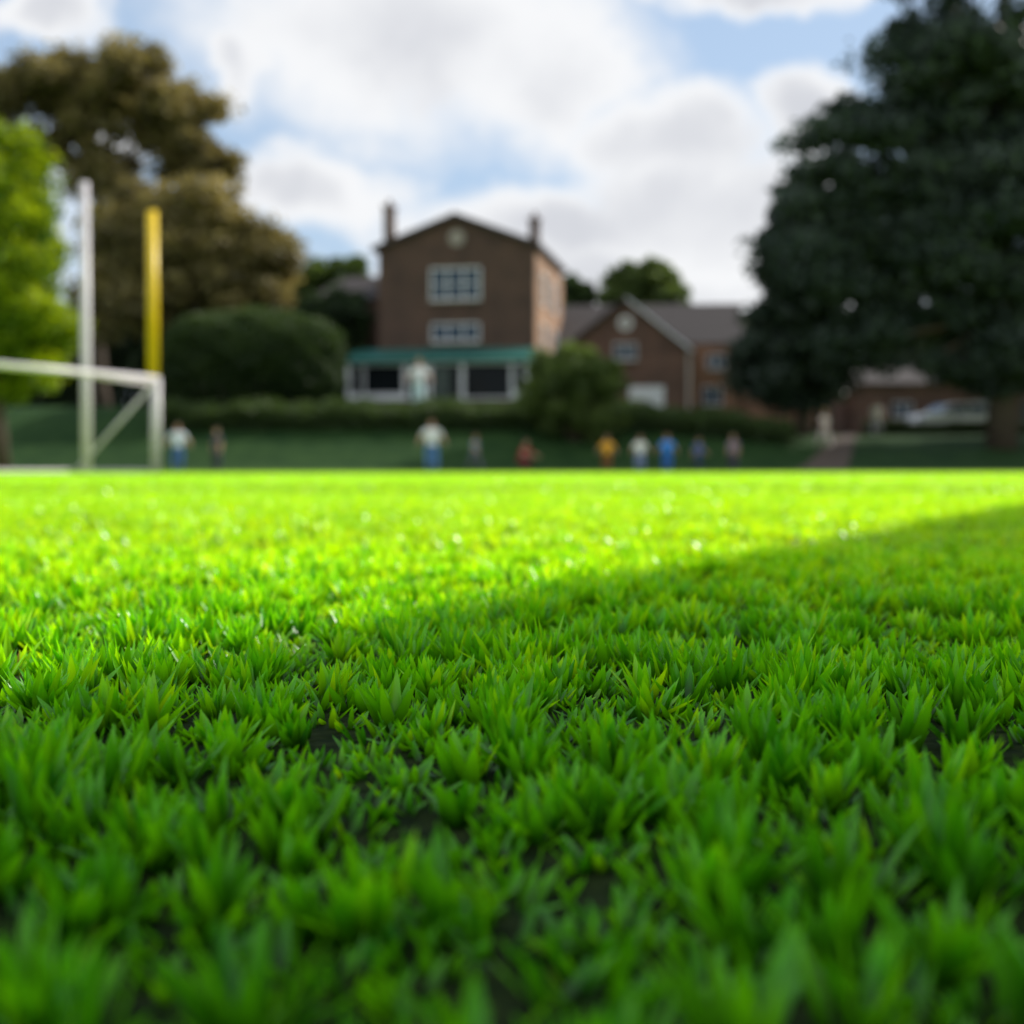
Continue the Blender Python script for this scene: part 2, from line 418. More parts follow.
M_lcedar=leafmat("cedar_foliage",(0.026,0.046,0.038),(0.082,0.112,0.090),0.28,(1.2,1.3,1.05))

bx=(100-512)/F*78
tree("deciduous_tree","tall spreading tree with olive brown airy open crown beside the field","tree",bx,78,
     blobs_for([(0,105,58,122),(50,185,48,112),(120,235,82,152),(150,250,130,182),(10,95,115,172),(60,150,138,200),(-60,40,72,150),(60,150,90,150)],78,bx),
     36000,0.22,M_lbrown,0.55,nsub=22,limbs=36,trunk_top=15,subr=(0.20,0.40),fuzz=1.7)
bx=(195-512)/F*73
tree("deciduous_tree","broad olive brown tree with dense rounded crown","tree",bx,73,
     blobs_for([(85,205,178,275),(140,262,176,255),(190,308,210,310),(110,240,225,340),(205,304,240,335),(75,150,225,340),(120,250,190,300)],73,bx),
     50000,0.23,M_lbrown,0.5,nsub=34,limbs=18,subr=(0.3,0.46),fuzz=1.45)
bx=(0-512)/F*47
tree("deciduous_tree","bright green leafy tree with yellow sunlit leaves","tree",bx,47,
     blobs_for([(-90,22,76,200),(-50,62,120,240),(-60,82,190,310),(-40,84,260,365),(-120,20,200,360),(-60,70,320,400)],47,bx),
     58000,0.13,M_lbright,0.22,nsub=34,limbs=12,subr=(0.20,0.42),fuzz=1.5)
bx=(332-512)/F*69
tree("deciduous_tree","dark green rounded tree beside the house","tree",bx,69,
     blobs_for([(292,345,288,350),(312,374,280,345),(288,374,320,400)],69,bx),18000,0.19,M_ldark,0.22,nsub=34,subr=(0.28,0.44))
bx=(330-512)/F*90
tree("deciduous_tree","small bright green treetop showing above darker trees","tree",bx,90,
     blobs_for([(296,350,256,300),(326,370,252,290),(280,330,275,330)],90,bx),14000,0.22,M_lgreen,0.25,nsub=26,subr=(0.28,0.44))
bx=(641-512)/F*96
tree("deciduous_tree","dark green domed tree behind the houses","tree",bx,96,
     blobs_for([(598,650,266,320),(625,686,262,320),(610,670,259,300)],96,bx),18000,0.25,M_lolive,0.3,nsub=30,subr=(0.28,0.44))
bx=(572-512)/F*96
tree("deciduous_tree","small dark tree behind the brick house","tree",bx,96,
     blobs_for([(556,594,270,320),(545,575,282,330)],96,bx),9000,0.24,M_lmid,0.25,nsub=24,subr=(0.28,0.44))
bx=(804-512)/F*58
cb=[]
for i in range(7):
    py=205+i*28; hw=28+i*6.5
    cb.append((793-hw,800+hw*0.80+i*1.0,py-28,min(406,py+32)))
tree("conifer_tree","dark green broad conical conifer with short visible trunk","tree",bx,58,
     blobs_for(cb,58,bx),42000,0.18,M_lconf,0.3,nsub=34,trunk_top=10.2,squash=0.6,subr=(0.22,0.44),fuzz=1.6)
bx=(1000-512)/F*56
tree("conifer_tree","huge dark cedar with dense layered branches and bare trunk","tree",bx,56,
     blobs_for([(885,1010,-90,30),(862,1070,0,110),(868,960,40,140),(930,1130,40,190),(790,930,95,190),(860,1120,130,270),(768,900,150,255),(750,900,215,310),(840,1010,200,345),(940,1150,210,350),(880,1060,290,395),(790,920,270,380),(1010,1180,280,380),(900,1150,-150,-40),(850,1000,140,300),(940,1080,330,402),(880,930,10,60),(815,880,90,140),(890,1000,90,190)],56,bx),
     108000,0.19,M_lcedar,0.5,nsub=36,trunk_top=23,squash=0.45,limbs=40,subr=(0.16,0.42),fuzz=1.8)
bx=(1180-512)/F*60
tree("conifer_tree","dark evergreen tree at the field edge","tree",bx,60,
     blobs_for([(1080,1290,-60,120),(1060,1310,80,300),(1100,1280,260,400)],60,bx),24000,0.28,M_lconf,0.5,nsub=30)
def bush_trunk(e,cl):
    mb=MB()
    for k in range(6):
        q=cl[int(rng.integers(len(cl)))]
        mb.tube([(0.15*math.cos(k),0.15*math.sin(k),-0.15),(q[0]*0.4,q[1]*0.4,q[2]*0.6),(q[0]*0.9,q[1]*0.9,q[2]*0.9)],[0.07,0.05,0.02],6)
    mb.obj("trunk",M_bark,e,True)
def bush(label,lst,Y,mat,n,size,nsub=26,name="bush",subr=(0.25,0.36),shell=0.3):
    cx=(sum(b[0]+b[1] for b in lst)/len(lst)/2-512)/F*Y
    z0=ht(cx,Y)
    e=empty(name,(cx,Y,z0),label=label,cat="bush")
    cl=ellipsoid_clumps(blobs_for(lst,Y,cx),nsub=nsub,subr=subr,shell=shell)
    c,s,t=leaves_from(cl,n/len(cl),size)
    leaf_mesh("crown",c,s,t,mat,e); bush_trunk(e,cl)
    return e
def dome(label,px0,px1,py0,py1,Y,mat,n,size):
    cx=((px0+px1)/2-512)/F*Y; z0=ht(cx,Y)
    b=blobs_for([(px0,px1,py0,py1)],Y,cx)[0]
    e=empty("bush",(cx,Y,z0),label=label,cat="bush")
    d=rng.normal(0,1,(n,3)); d/=np.linalg.norm(d,axis=1)[:,None]
    ex=2.6
    k=(np.abs(d)**ex).sum(1)**(-1/ex)
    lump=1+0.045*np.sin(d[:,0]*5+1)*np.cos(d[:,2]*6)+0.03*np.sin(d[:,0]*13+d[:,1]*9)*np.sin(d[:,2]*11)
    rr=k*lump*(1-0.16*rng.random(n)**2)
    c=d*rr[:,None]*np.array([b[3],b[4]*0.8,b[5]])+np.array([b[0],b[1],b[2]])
    t=np.clip(0.30+0.38*d[:,2]+0.16*np.sin(d[:,0]*9+2)*np.sin(d[:,2]*8)+rng.normal(0,0.14,n),0,1)  # leaves paler upward, the lit top painted into their tone
    leaf_mesh("crown",c,rng.uniform(0.6,1.3,n)*size,t,mat,e)
    bush_trunk(e,[tuple(q) for q in c[:50]])
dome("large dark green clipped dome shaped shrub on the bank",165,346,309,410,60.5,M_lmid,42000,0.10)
bush("loose light olive bush in front of the house",[(524,585,353,440),(560,628,360,440),(540,612,343,395),(528,575,345,390),(580,624,350,400)],54.6,M_lolive,28000,0.10,42,subr=(0.26,0.42))
def hedge(label,x0,x1,Y,h,d,mat,n,size):
    cx=(x0+x1)/2; e=empty("hedge",(cx,Y,ht(cx,Y)),label=label,cat="hedge")
    x=rng.uniform(x0,x1,n); u=rng.uniform(-1,1,n); v=rng.uniform(0,1,n)**0.6
    y=Y+u*d/2*(1+0.1*np.sin(x*3)); 
    z=np.array([ht(a,b) for a,b in zip(x,y)])+v*h*(0.92+0.1*np.sin(x*1.7)+0.05*np.sin(x*5.1))
    c=np.stack([x-cx,y-Y,z-ht(cx,Y)],1)
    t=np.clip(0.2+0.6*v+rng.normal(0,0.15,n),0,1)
    leaf_mesh("crown",c,rng.uniform(0.6,1.2,n)*size,t,mat,e)
    for k in range(int((x1-x0)/1.2)):
        xx=x0+0.6+k*1.2; zz=ht(xx,Y)-ht(cx,Y)
        MB().tube([(xx-cx,0,zz-0.1),(xx-cx+0.1,0.05,zz+h*0.7)],[0.05,0.02],5).obj("stem",M_bark,e)
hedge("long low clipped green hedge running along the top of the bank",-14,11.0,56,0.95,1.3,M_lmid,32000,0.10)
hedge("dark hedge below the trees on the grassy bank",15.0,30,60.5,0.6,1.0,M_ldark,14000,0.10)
def wood(x0,x1,Y,h,n,mat):
    x=rng.uniform(x0,x1,n); y=rng.uniform(Y,Y+6,n); v=rng.random(n)
    z=ht(0,Y)*0.8+v*h*(0.8+0.12*np.sin(x*0.5)+0.10*np.sin(x*1.3+2))
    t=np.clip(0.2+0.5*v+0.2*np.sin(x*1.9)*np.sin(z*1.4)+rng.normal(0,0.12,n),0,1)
    o=leaf_mesh("woodland",np.stack([x,y,z],1),rng.uniform(0.6,1.3,n)*0.35,t,mat,None)
    o["kind"]="stuff"; o["label"]="dark belt of woodland undergrowth behind the grounds"
wood(-48,-10,84,9.5,34000,M_ldark)
wood(14,50,84,7.5,20000,M_ldark)

# ------------------------------------------------------------------ buildings
def window(parent,cx,z,w,h,y,nx,nz,sill=True,name="window",b=0.10,mun=0.05):
    pane=MB().box(cx-w/2+0.04,cx+w/2-0.04,y-0.03,y+0.02,z-h/2+0.04,z+h/2-0.04).obj(name,M_glass,parent)
    f=MB()
    f.box(cx-w/2,cx-w/2+b,y-0.09,y+0.03,z-h/2,z+h/2).box(cx+w/2-b,cx+w/2,y-0.09,y+0.03,z-h/2,z+h/2)
    f.box(cx-w/2+b,cx+w/2-b,y-0.088,y+0.03,z+h/2-b,z+h/2).box(cx-w/2+b,cx+w/2-b,y-0.088,y+0.03,z-h/2,z-h/2+b)
    for i in range(1,nx):
        xx=cx-w/2+w*i/nx; f.box(xx-mun,xx+mun,y-0.08,y+0.01,z-h/2+b,z+h/2-b)
    for i in range(1,nz):
        zz=z-h/2+h*i/nz; f.box(cx-w/2+b,cx+w/2-b,y-0.075,y+0.01,zz-0.03,zz+0.03)
    f.obj("frame",M_white,pane)
    if sill: MB().box(cx-w/2-0.08,cx+w/2+0.08,y-0.18,y+0.02,z-h/2-0.09,z-h/2-0.003).obj("sill",M_stone,pane)
    return pane
def disc(parent,cx,z,r,y,mat,name):
    mb=MB(); n=20
    prof=[(cx+r*math.cos(2*math.pi*i/n),z+r*math.sin(2*math.pi*i/n)) for i in range(n)]
    mb.prism(prof,y-0.06,y+0.02)
    o=mb.obj(name,mat,parent)
    mb=MB(); r2=r*0.6
    mb.prism([(cx+r2*math.cos(2*math.pi*i/n),z+r2*math.sin(2*math.pi*i/n)) for i in range(n)],y-0.08,y-0.062)
    mb.obj("pane",M_stone,o)
    return o
def gable_roof(mb,x0,x1,y0,y1,ze,zp,t=0.22,ov=0.35):
    xm=(x0+x1)/2
    sl=(zp-ze)/(xm-x0)
    a=x0-ov; ea=ze-sl*ov
    bb=x1+ov
    prof=[(a,ea),(xm,zp),(bb,ea),(bb,ea+t),(xm,zp+t),(a,ea+t)]
    mb.prism(prof,y0-ov,y1+ov)
    return mb
Yh=67; hx=(456-512)/F*Yh
H=empty("brick_house",(hx,Yh,2.7),rz=math.radians(-10),label="three storey brown brick house with low gable and teal roofed veranda",cat="house")
hw=3.75
mb=MB().prism([(-hw,-0.2),(hw,-0.2),(hw,7.75),(0,9.15),(-hw,7.75)],0,9)
mb.box(-8.2,-hw-0.003,3.2,8.4,-0.2,5.8)
mb.obj("wall",M_brick,H)
MB().box(hw+0.002,hw+0.025,0.12,9.0,-0.2,7.72).obj("sunlit_side_skin",M_sunside,H,label="side wall skin with warm sunlight painted into its brick")  # thin skin over the wall, its paler colour stands in for sunlight
mb=MB(); gable_roof(mb,-hw,hw,0,9,7.77,9.17,0.2,0.28)
mb.add([(-8.5,2.9,5.82),(-hw-0.01,2.9,5.82),(-hw-0.01,5.8,7.3),(-7.0,5.8,7.3),(-8.5,8.7,5.82),(-hw-0.01,8.7,5.82)],[(0,1,2,3),(3,2,5,4),(0,3,4),(0,4,5,1)])
roof=mb.obj("roof",M_roof,H)
for (cx,cy,zt) in ((-3.35,0.6,9.75),(3.3,2.8,9.35)):
    mb=MB().box(cx-0.22,cx+0.22,cy-0.3,cy+0.3,7.4,zt).box(cx-0.29,cx+0.29,cy-0.37,cy+0.37,zt+0.002,zt+0.12)
    ch=mb.obj("chimney",M_brick,roof)
    MB().tube([(cx,cy,zt+0.122),(cx,cy,zt+0.42)],[0.12,0.10],10).obj("chimney_pot",M_brick2,ch)
window(H,0,6.05,2.4,1.5,-0.02,3,2,b=0.085,mun=0.035)
window(H,0,3.78,2.3,0.85,-0.02,3,1,b=0.07,mun=0.03)
disc(H,0.05,8.2,0.38,-0.01,M_stone,"vent")
for (yy,zz) in ((2.5,6.0),(6.0,6.0),(2.5,3.6),(6.0,3.6)):
    p=MB().box(hw-0.02,hw+0.05,yy-0.5,yy+0.5,zz-0.7,zz+0.7).obj("window",M_glass,H)
    MB().box(hw,hw+0.1,yy-0.58,yy-0.48,zz-0.75,zz+0.75).box(hw,hw+0.1,yy+0.48,yy+0.58,zz-0.75,zz+0.75).box(hw,hw+0.098,yy-0.479,yy+0.479,zz+0.65,zz+0.75).box(hw,hw+0.098,yy-0.479,yy+0.479,zz-0.75,zz-0.65).box(hw,hw+0.09,yy-0.479,yy+0.479,zz-0.03,zz+0.03).obj("frame",M_white,p)
ver=MB().add([(-4.8,-2.3,2.40),(3.9,-2.3,2.40),(3.9,-0.003,3.05),(-4.8,-0.003,3.05),(-4.8,-2.3,2.24),(3.9,-2.3,2.24),(3.9,-0.003,2.24),(-4.8,-0.003,2.24)],
   [(0,1,2,3),(7,6,5,4),(0,4,5,1),(1,5,6,2),(2,6,7,3),(3,7,4,0)])
ver=ver.obj("veranda_roof",M_teal,H)
MB().box(-4.7,3.8,-2.12,-0.02,-0.2,0.55).obj("plinth",M_brick,H)
vf=MB()
for xx,w in ((-4.6,0.09),(-3.9,0.04),(-1.95,0.08),(-0.75,0.07),(0.75,0.09),(3.05,0.07),(3.7,0.10)):
    vf.box(xx-w,xx+w,-2.1,-1.96,0.552,2.239)
vf.box(-4.7,3.8,-2.11,-1.95,2.14,2.238).box(-4.7,3.8,-2.14,-1.95,0.553,0.63)
vf.box(-4.5,-2.04,-2.08,-1.96,0.63,0.85).box(3.13,3.59,-2.08,-1.96,0.63,0.95)
vf.obj("veranda_frame",M_white,H)
MB().box(-4.6,3.7,-1.92,-1.88,0.56,2.2).obj("veranda_glazing",M_glassd,H)
d=MB().box(-0.62,0.20,-2.15,-2.0,0.02,2.05).obj("door",M_door,H)
MB().tube([(0.0,-2.16,1.0),(0.0,-2.22,1.0),(-0.1,-2.22,1.0)],[0.02,0.02,0.02],6).obj("handle",M_chrome,d)

Y2=70; x2=(625-512)/F*Y2
z2=ht(x2,Y2)-0.05
H2=empty("brick_house",(x2,Y2,z2),rz=math.radians(-6),label="lower reddish brick house with front gable and grey tiled roof",cat="house")
mb=MB().prism([(-2.9,-0.3),(3.0,-0.3),(3.0,3.5),(0.05,5.85),(-2.9,3.5)],0,6)
mb.box(-4.0,-2.903,2.6,9,-0.3,3.9)
mb.obj("wall",M_brick2,H2)
MB().box(3.003,5.6,2.4,9,-0.3,3.9).box(5.603,9.5,3.0,8,-0.3,2.9).obj("wing_wall",M_sunwing,H2,label="brick wing wall with sunlit warmth painted into its colour")  # lit look of the wing comes from its brighter brick colour
mb=MB(); gable_roof(mb,-2.9,3.0,0,6,3.53,5.88,0.16,0.3)
mb.add([(-4.3,2.3,3.92),(5.9,2.3,3.92),(5.9,5.8,6.3),(-4.3,5.8,6.3),(-4.3,9.3,3.92),(5.9,9.3,3.92)],[(0,1,2,3),(3,2,5,4),(0,3,4),(1,5,2)])
mb.add([(5.61,2.7,2.92),(9.8,2.7,2.92),(9.8,5.5,4.3),(5.61,5.5,4.3),(5.61,8.3,2.92),(9.8,8.3,2.92)],[(0,1,2,3),(3,2,5,4),(0,3,4),(1,5,2)])
r2=mb.obj("roof",M_roofg,H2)
def verge(xa,za,xb,zb):
    return MB().prism([(xa,za),(xb,zb),(xb,zb+0.15),(xa,za+0.15)],-0.36,-0.31)
verge(0.05,5.85,3.28,3.28).obj("verge_board",M_white,H2)
verge(-3.18,3.3,0.04,5.85).obj("verge_board",M_roof,H2)
window(H2,0.0,3.35,1.1,0.8,-0.02,2,1,b=0.05,mun=0.03)
disc(H2,0.0,4.75,0.36,-0.01,M_white,"vent")
window(H2,4.5,3.0,0.9,0.7,2.38,2,1,b=0.05,mun=0.03)
window(H2,4.3,1.3,1.0,0.9,2.38,2,1,b=0.05,mun=0.03)
window(H2,-1.5,1.4,0.9,0.9,-0.02,2,1,b=0.05,mun=0.03)
gd=MB().box(0.2,1.9,-0.06,0.02,0.0,1.65)
for i in range(1,5): gd.box(0.22,1.88,-0.075,-0.062,0.33*i-0.02,0.33*i+0.02)
gd=gd.obj("door",M_white,H2)
MB().tube([(1.0,-0.08,0.5),(1.1,-0.12,0.5),(1.2,-0.08,0.5)],[0.02]*3,6).obj("handle",M_iron,gd)
MB().tube([(3.1,-0.08,0.0),(3.1,-0.08,3.3),(3.1,0.1,3.45)],[0.06]*3,8).obj("drainpipe",M_cream,H2)
H3=empty("brick_outbuilding",(24.5,73,1.5),rz=0,label="long low brick outbuilding half hidden behind the cedar",cat="building")
MB().box(-7,9,0,5,-0.2,3.0).obj("wall",M_brick2,H3)
MB().add([(-7.3,-0.3,2.95),(9.3,-0.3,2.95),(9.3,2.5,4.1),(-7.3,2.5,4.1),(-7.3,5.3,2.95),(9.3,5.3,2.95)],[(0,1,2,3),(3,2,5,4),(0,3,4),(1,5,2),(0,4,5,1)]).obj("roof",M_roof,H3)
window(H3,-4.5,1.6,1.0,0.8,-0.02,2,1,b=0.05,mun=0.03); window(H3,-0.5,1.6,1.0,0.8,-0.02,2,1,b=0.05,mun=0.03); window(H3,4.5,1.6,1.0,0.8,-0.02,2,1,b=0.05,mun=0.03)
dd=MB().box(1.6,2.5,-0.05,0.02,0,2.05).obj("door",M_door,H3); MB().tube([(1.7,-0.06,1.0),(1.7,-0.11,1.0),(1.8,-0.11,1.0)],[0.02]*3,6).obj("handle",M_chrome,dd)

# off-frame brick block, added to cast the shadow edge on the grass
SUN_AZ=math.radians(58); SUN_EL=math.radians(35)
LA=math.radians(26.6)
D=4.0; Hp=D/math.sin(SUN_AZ-LA)*math.tan(SUN_EL)+0.022
n_=Vector((math.cos(LA),-math.sin(LA),0)); t_=Vector((math.sin(LA),math.cos(LA),0))
base=Vector((-0.61,0,0))+n_*D - t_*3.0
P=empty("shadow_block",(base.x,base.y,0.0),rz=-LA,label="unseen brick block added to cast a shadow on the lawn",cat="building")
MB().box(0,6,0,14.0,-0.1,Hp-0.16).obj("wall",M_brick,P)
MB().box(0.0,6.02,0.0,14.02,Hp-0.158,Hp).obj("roof",M_roof,P)
for i in range(5):
    yy=1.6+i*2.6; zz=2.0
    p=MB().box(-0.03,0.02,yy-0.5,yy+0.5,zz-0.7,zz+0.7).obj("window",M_glass,P)
    MB().box(-0.08,0.0,yy-0.58,yy-0.48,zz-0.75,zz+0.75).box(-0.08,0.0,yy+0.48,yy+0.58,zz-0.75,zz+0.75).box(-0.078,0.0,yy-0.479,yy+0.479,zz+0.65,zz+0.75).box(-0.078,0.0,yy-0.479,yy+0.479,zz-0.75,zz-0.65).box(-0.07,0.0,yy-0.479,yy+0.479,zz-0.03,zz+0.03).obj("frame",M_white,p)

# ------------------------------------------------------------------ goals
A=Vector((-9.1,36.5,0)); dirn=Vector((-2.2,-5.0,0)).normalized(); back=Vector((-0.915,0.403,0))
G=empty("football_goal",(A.x,A.y,0),label="white metal football goal with side braces standing on the lawn",cat="goal")
hg=2.4; Lg=7.0
o=Vector((0,0,0)); far=dirn*Lg; up=Vector((0,0,hg)); r=0.08
MB().tube([o,up+Vector((0,0,0.06))],[r+0.02,r+0.02],14).obj("post",M_whitem,G,True)
MB().tube([far,far+up+Vector((0,0,0.06))],[r,r],14).obj("post",M_whitem,G,True)
MB().tube([up+dirn*0.08,far+up-dirn*0.08],[r,r],14).obj("crossbar",M_whitem,G,True)
for b0 in (o,far):
    MB().tube([b0+up*0.97+back*0.05,b0+back*2.6+Vector((0,0,0.06))],[0.05,0.05],10).obj("brace",M_whitem,G,True)
    MB().tube([b0+back*0.1+Vector((0,0,0.05)),b0+back*2.55+Vector((0,0,0.05))],[0.035,0.035],10).obj("ground_bar",M_whitem,G,True)
MB().tube([back*2.62+Vector((0,0,0.05)),far+back*2.62+Vector((0,0,0.05))],[0.035,0.035],10).obj("ground_bar",M_whitem,G,True)
Wp=Vector(((87-512)/F*45,45,0)); Yp=Vector(((154-512)/F*50,50,0))
R=empty("rugby_goal",(Wp.x,Wp.y,0),label="tall rugby goal with one white and one yellow upright",cat="goal")
MB().tube([(0,0,-0.1),(0,0,3.0),(0,0,9.1)],[0.15,0.15,0.14],14).obj("upright",M_whitem,R,True,label="tall white painted upright")
q=Yp-Wp
MB().tube([q+Vector((0,0,3.0)),q+Vector((0,0,9.1))],[0.20,0.18],14).obj("upright",M_yellow,R,True,label="tall yellow painted upright")
MB().tube([q+Vector((0,0,-0.1)),q+Vector((0,0,2.998))],[0.08,0.08],14).obj("post",M_whitem,R,True,label="slim white lower post under the yellow upright")
qn=q.normalized()
MB().tube([qn*0.1+Vector((0,0,3.05)),q-qn*0.15+Vector((0,0,3.05))],[0.05,0.05],12).obj("crossbar",M_whitem,R,True)

# ------------------------------------------------------------------ car
def car(x,y,z,rz,label):
    C=empty("car",(x,y,z),rz=rz,label=label,cat="car")
    prof=[(-2.0,0.35),(-2.05,0.75),(-1.9,0.98),(-1.2,1.05),(-0.7,1.42),(0.0,1.5),(0.9,1.46),(1.6,1.1),(1.98,1.0),(2.03,0.6),(1.98,0.35),(1.65,0.28),(1.55,0.5),(1.3,0.62),(1.05,0.5),(0.95,0.28),(-0.95,0.28),(-1.05,0.5),(-1.3,0.62),(-1.55,0.5),(-1.65,0.28)]
    bm=bmesh.new()
    n=len(prof); L0=[];R0=[]
    for (px_,pz) in prof:
        inset=0.85-(0.16 if pz>1.2 else 0.0)
        L0.append(bm.verts.new((px_,-inset,pz))); R0.append(bm.verts.new((px_,inset,pz)))
    for i in range(n):
        j=(i+1)%n; bm.faces.new((L0[j],L0[i],R0[i],R0[j]))
    bm.faces.new(L0); bm.faces.new(R0[::-1])
    bmesh.ops.recalc_face_normals(bm,faces=bm.faces)
    bmesh.ops.triangulate(bm,faces=[f for f in bm.faces if len(f.verts)>4])
    me=bpy.data.meshes.new("body"); bm.to_mesh(me); bm.free(); me.materials.append(M_carw)
    b=link(bpy.data.objects.new("body",me),C)
    for s in (-1,1):
        v=[(-1.1,s*0.862,1.06),(-0.68,s*0.735,1.38),(0.1,s*0.715,1.44),(0.1,s*0.862,1.04)]
        mesh_obj("window",v,[(0,1,2,3)],M_glass,C)
        v=[(0.2,s*0.862,1.04),(0.2,s*0.715,1.44),(0.88,s*0.73,1.4),(1.4,s*0.862,1.08)]
        mesh_obj("window",v,[(0,1,2,3)],M_glass,C)
        for wx in (-1.3,1.3):
            w=MB().tube([(wx,s*0.68,0.31),(wx,s*0.88,0.31)],[0.31,0.31],18).obj("wheel",M_tyre,C)
            MB().tube([(wx,s*0.881,0.31),(wx,s*0.895,0.31)],[0.19,0.17],14).obj("rim",M_chrome,w)
        MB().box(-2.07,-2.0,s*0.6-0.15,s*0.6+0.15,0.7,0.84).obj("headlight",M_glass,C)
    mesh_obj("windscreen",[(-1.19,-0.66,1.085),(-1.19,0.66,1.085),(-0.73,0.6,1.425),(-0.73,-0.6,1.425)],[(0,1,2,3)],M_glass,C)
    return C
car((955-512)/F*64,64,1.52,math.radians(12),"white hatchback car parked beneath the dark cedar")

# ------------------------------------------------------------------ people
_cm={}
def cloth(c,nm):
    k=(nm,)+tuple(c)
    if k not in _cm: _cm[k]=simple(nm,c,0.8,0.12,12)
    return _cm[k]
M_eye=simple("eye",(0.03,0.02,0.02),0.3,0)
def person(px,Y,h,yaw,shirt,pants,hair,label,pose,skin=(0.50,0.30,0.21),child=False,shorts=False,hairlen=0.0,zoff=0,g=1.45):
    hs=1.22 if child else 1.06
    V=[];R=[];E=[]
    def add(p,r,par=None,t='torso',gg=None):
        gg=g if gg is None else gg
        V.append(Vector(p)); r=r if isinstance(r,tuple) else (r,r); R.append((r[0]*gg,r[1]*gg)); i=len(V)-1
        if par is not None: E.append((par,i,t))
        return i
    ln=pose.get('lean',0.0); td=Vector((0,-math.sin(ln),math.cos(ln)))
    p0=Vector((0,0,0))
    pel=add(p0,(0.078,0.066),None)
    be=add(p0+td*0.08,(0.074,0.062),pel,'torso')
    ch=add(p0+td*0.19,(0.084,0.068),be,'torso')
    sc=add(p0+td*0.265,(0.064,0.050),ch,'torso')
    hd=pose.get('head',ln*0.5); hdv=Vector((0,-math.sin(hd),math.cos(hd)))
    nk=add(V[sc]+hdv*0.055,0.028,sc,'neck',1.1)
    h1=add(V[nk]+hdv*0.04*hs,(0.044*hs,0.048*hs),nk,'head',1.1)
    h2=add(V[h1]+hdv*0.045*hs,(0.052*hs,0.058*hs),h1,'head',1.1)
    h3=add(V[h2]+hdv*0.04*hs,(0.036*hs,0.040*hs),h2,'head',1.1)
    hands=[]
    for s,k in ((1,0),(-1,1)):
        a=pose['arm'][k]; ab=pose.get('abd',(0.16,0.16))[k]; el=pose['elbow'][k]
        sh=add(V[sc]+Vector((s*0.112,0,0))-td*0.012,0.036,sc,'torso')
        d1=Vector((s*math.sin(ab),-math.sin(a)*math.cos(ab),-math.cos(a)*math.cos(ab)))
        e_=add(V[sh]+d1*0.165,0.026,sh,'uarm')
        d2=Vector((s*math.sin(ab)*0.6,-math.sin(a+el)*math.cos(ab),-math.cos(a+el)*math.cos(ab))).normalized()
        w_=add(V[e_]+d2*0.135,0.017,e_,'farm',1.15)
        pm=add(V[w_]+d2*0.04,(0.022,0.014),w_,'hand',1.1)
        hands.append((V[w_].copy(),V[pm].copy(),d2,s))
    low=[]
    for s,k in ((1,0),(-1,1)):
        a=pose['thigh'][k]; b=pose['knee'][k]
        hp=add(p0+Vector((s*0.060,0,-0.03)),0.054,pel,'hip')
        d1=Vector((s*0.05,-math.sin(a),-math.cos(a))); kn=add(V[hp]+d1*0.235,0.037,hp,'thigh')
        m1=add(V[kn]+Vector((0,-math.sin(a-b),-math.cos(a-b)))*0.09,0.035,kn,'calf')
        d2=Vector((0,-math.sin(a-b),-math.cos(a-b))); an=add(V[kn]+d2*0.225,0.023,m1,'calf')
        to=add(V[an]+Vector((s*0.01,-0.085,-0.022)),(0.026,0.018),an,'foot',1.1)
        low.append(min(V[an].z-0.026,V[to].z-0.018))
    zb=-min(low)
    for i in range(len(V)): V[i]=V[i]+Vector((0,0,zb))
    me=bpy.data.meshes.new("sk"); me.from_pydata([tuple(v*h) for v in V],[],[(a,b) for a,b,_ in E])
    ob=bpy.data.objects.new("sk",me); COL.objects.link(ob)
    md=ob.modifiers.new("s",'SKIN'); md.use_smooth_shade=True; md.branch_smoothing=0.6
    for i,sv in enumerate(me.skin_vertices[0].data):
        sv.radius=(R[i][0]*h,R[i][1]*h); sv.use_root=(i==pel)
    sb=ob.modifiers.new("b",'SUBSURF'); sb.levels=2; sb.render_levels=2
    dg=bpy.context.evaluated_depsgraph_get(); dg.update()
    nm=bpy.data.meshes.new_from_object(ob.evaluated_get(dg))
    bpy.data.objects.remove(ob)
    segs=[(V[a]*h,V[b]*h,t) for a,b,t in E]
    def near(p):
        best=None;bt='torso'
        for a,b,t in segs:
            ab_=b-a; u=max(0,min(1,(p-a).dot(ab_)/max(1e-9,ab_.length_squared))); dd_=(p-(a+ab_*u)).length
            if best is None or dd_<best: best=dd_;bt=(t,u)
        return bt
    vv=[v.co.copy() for v in nm.vertices]; ff=[tuple(p.vertices) for p in nm.polygons]; mi=[]
    for p in nm.polygons:
        t,u=near(p.center)
        if t in('torso','uarm'): q=1 if not(t=='uarm' and u>0.75) else 0
        elif t in('hip','thigh'): q=2
        elif t=='calf': q=0 if shorts else 2
        elif t=='foot': q=3
        else: q=0
        if t in('torso','hip') : q=2 if p.center.z<(V[pel]-td*0.01).z*h else 1
        mi.append(q)
    mb=MB(); mb.v=[tuple(a) for a in vv]; mb.f=ff; mb.m=mi
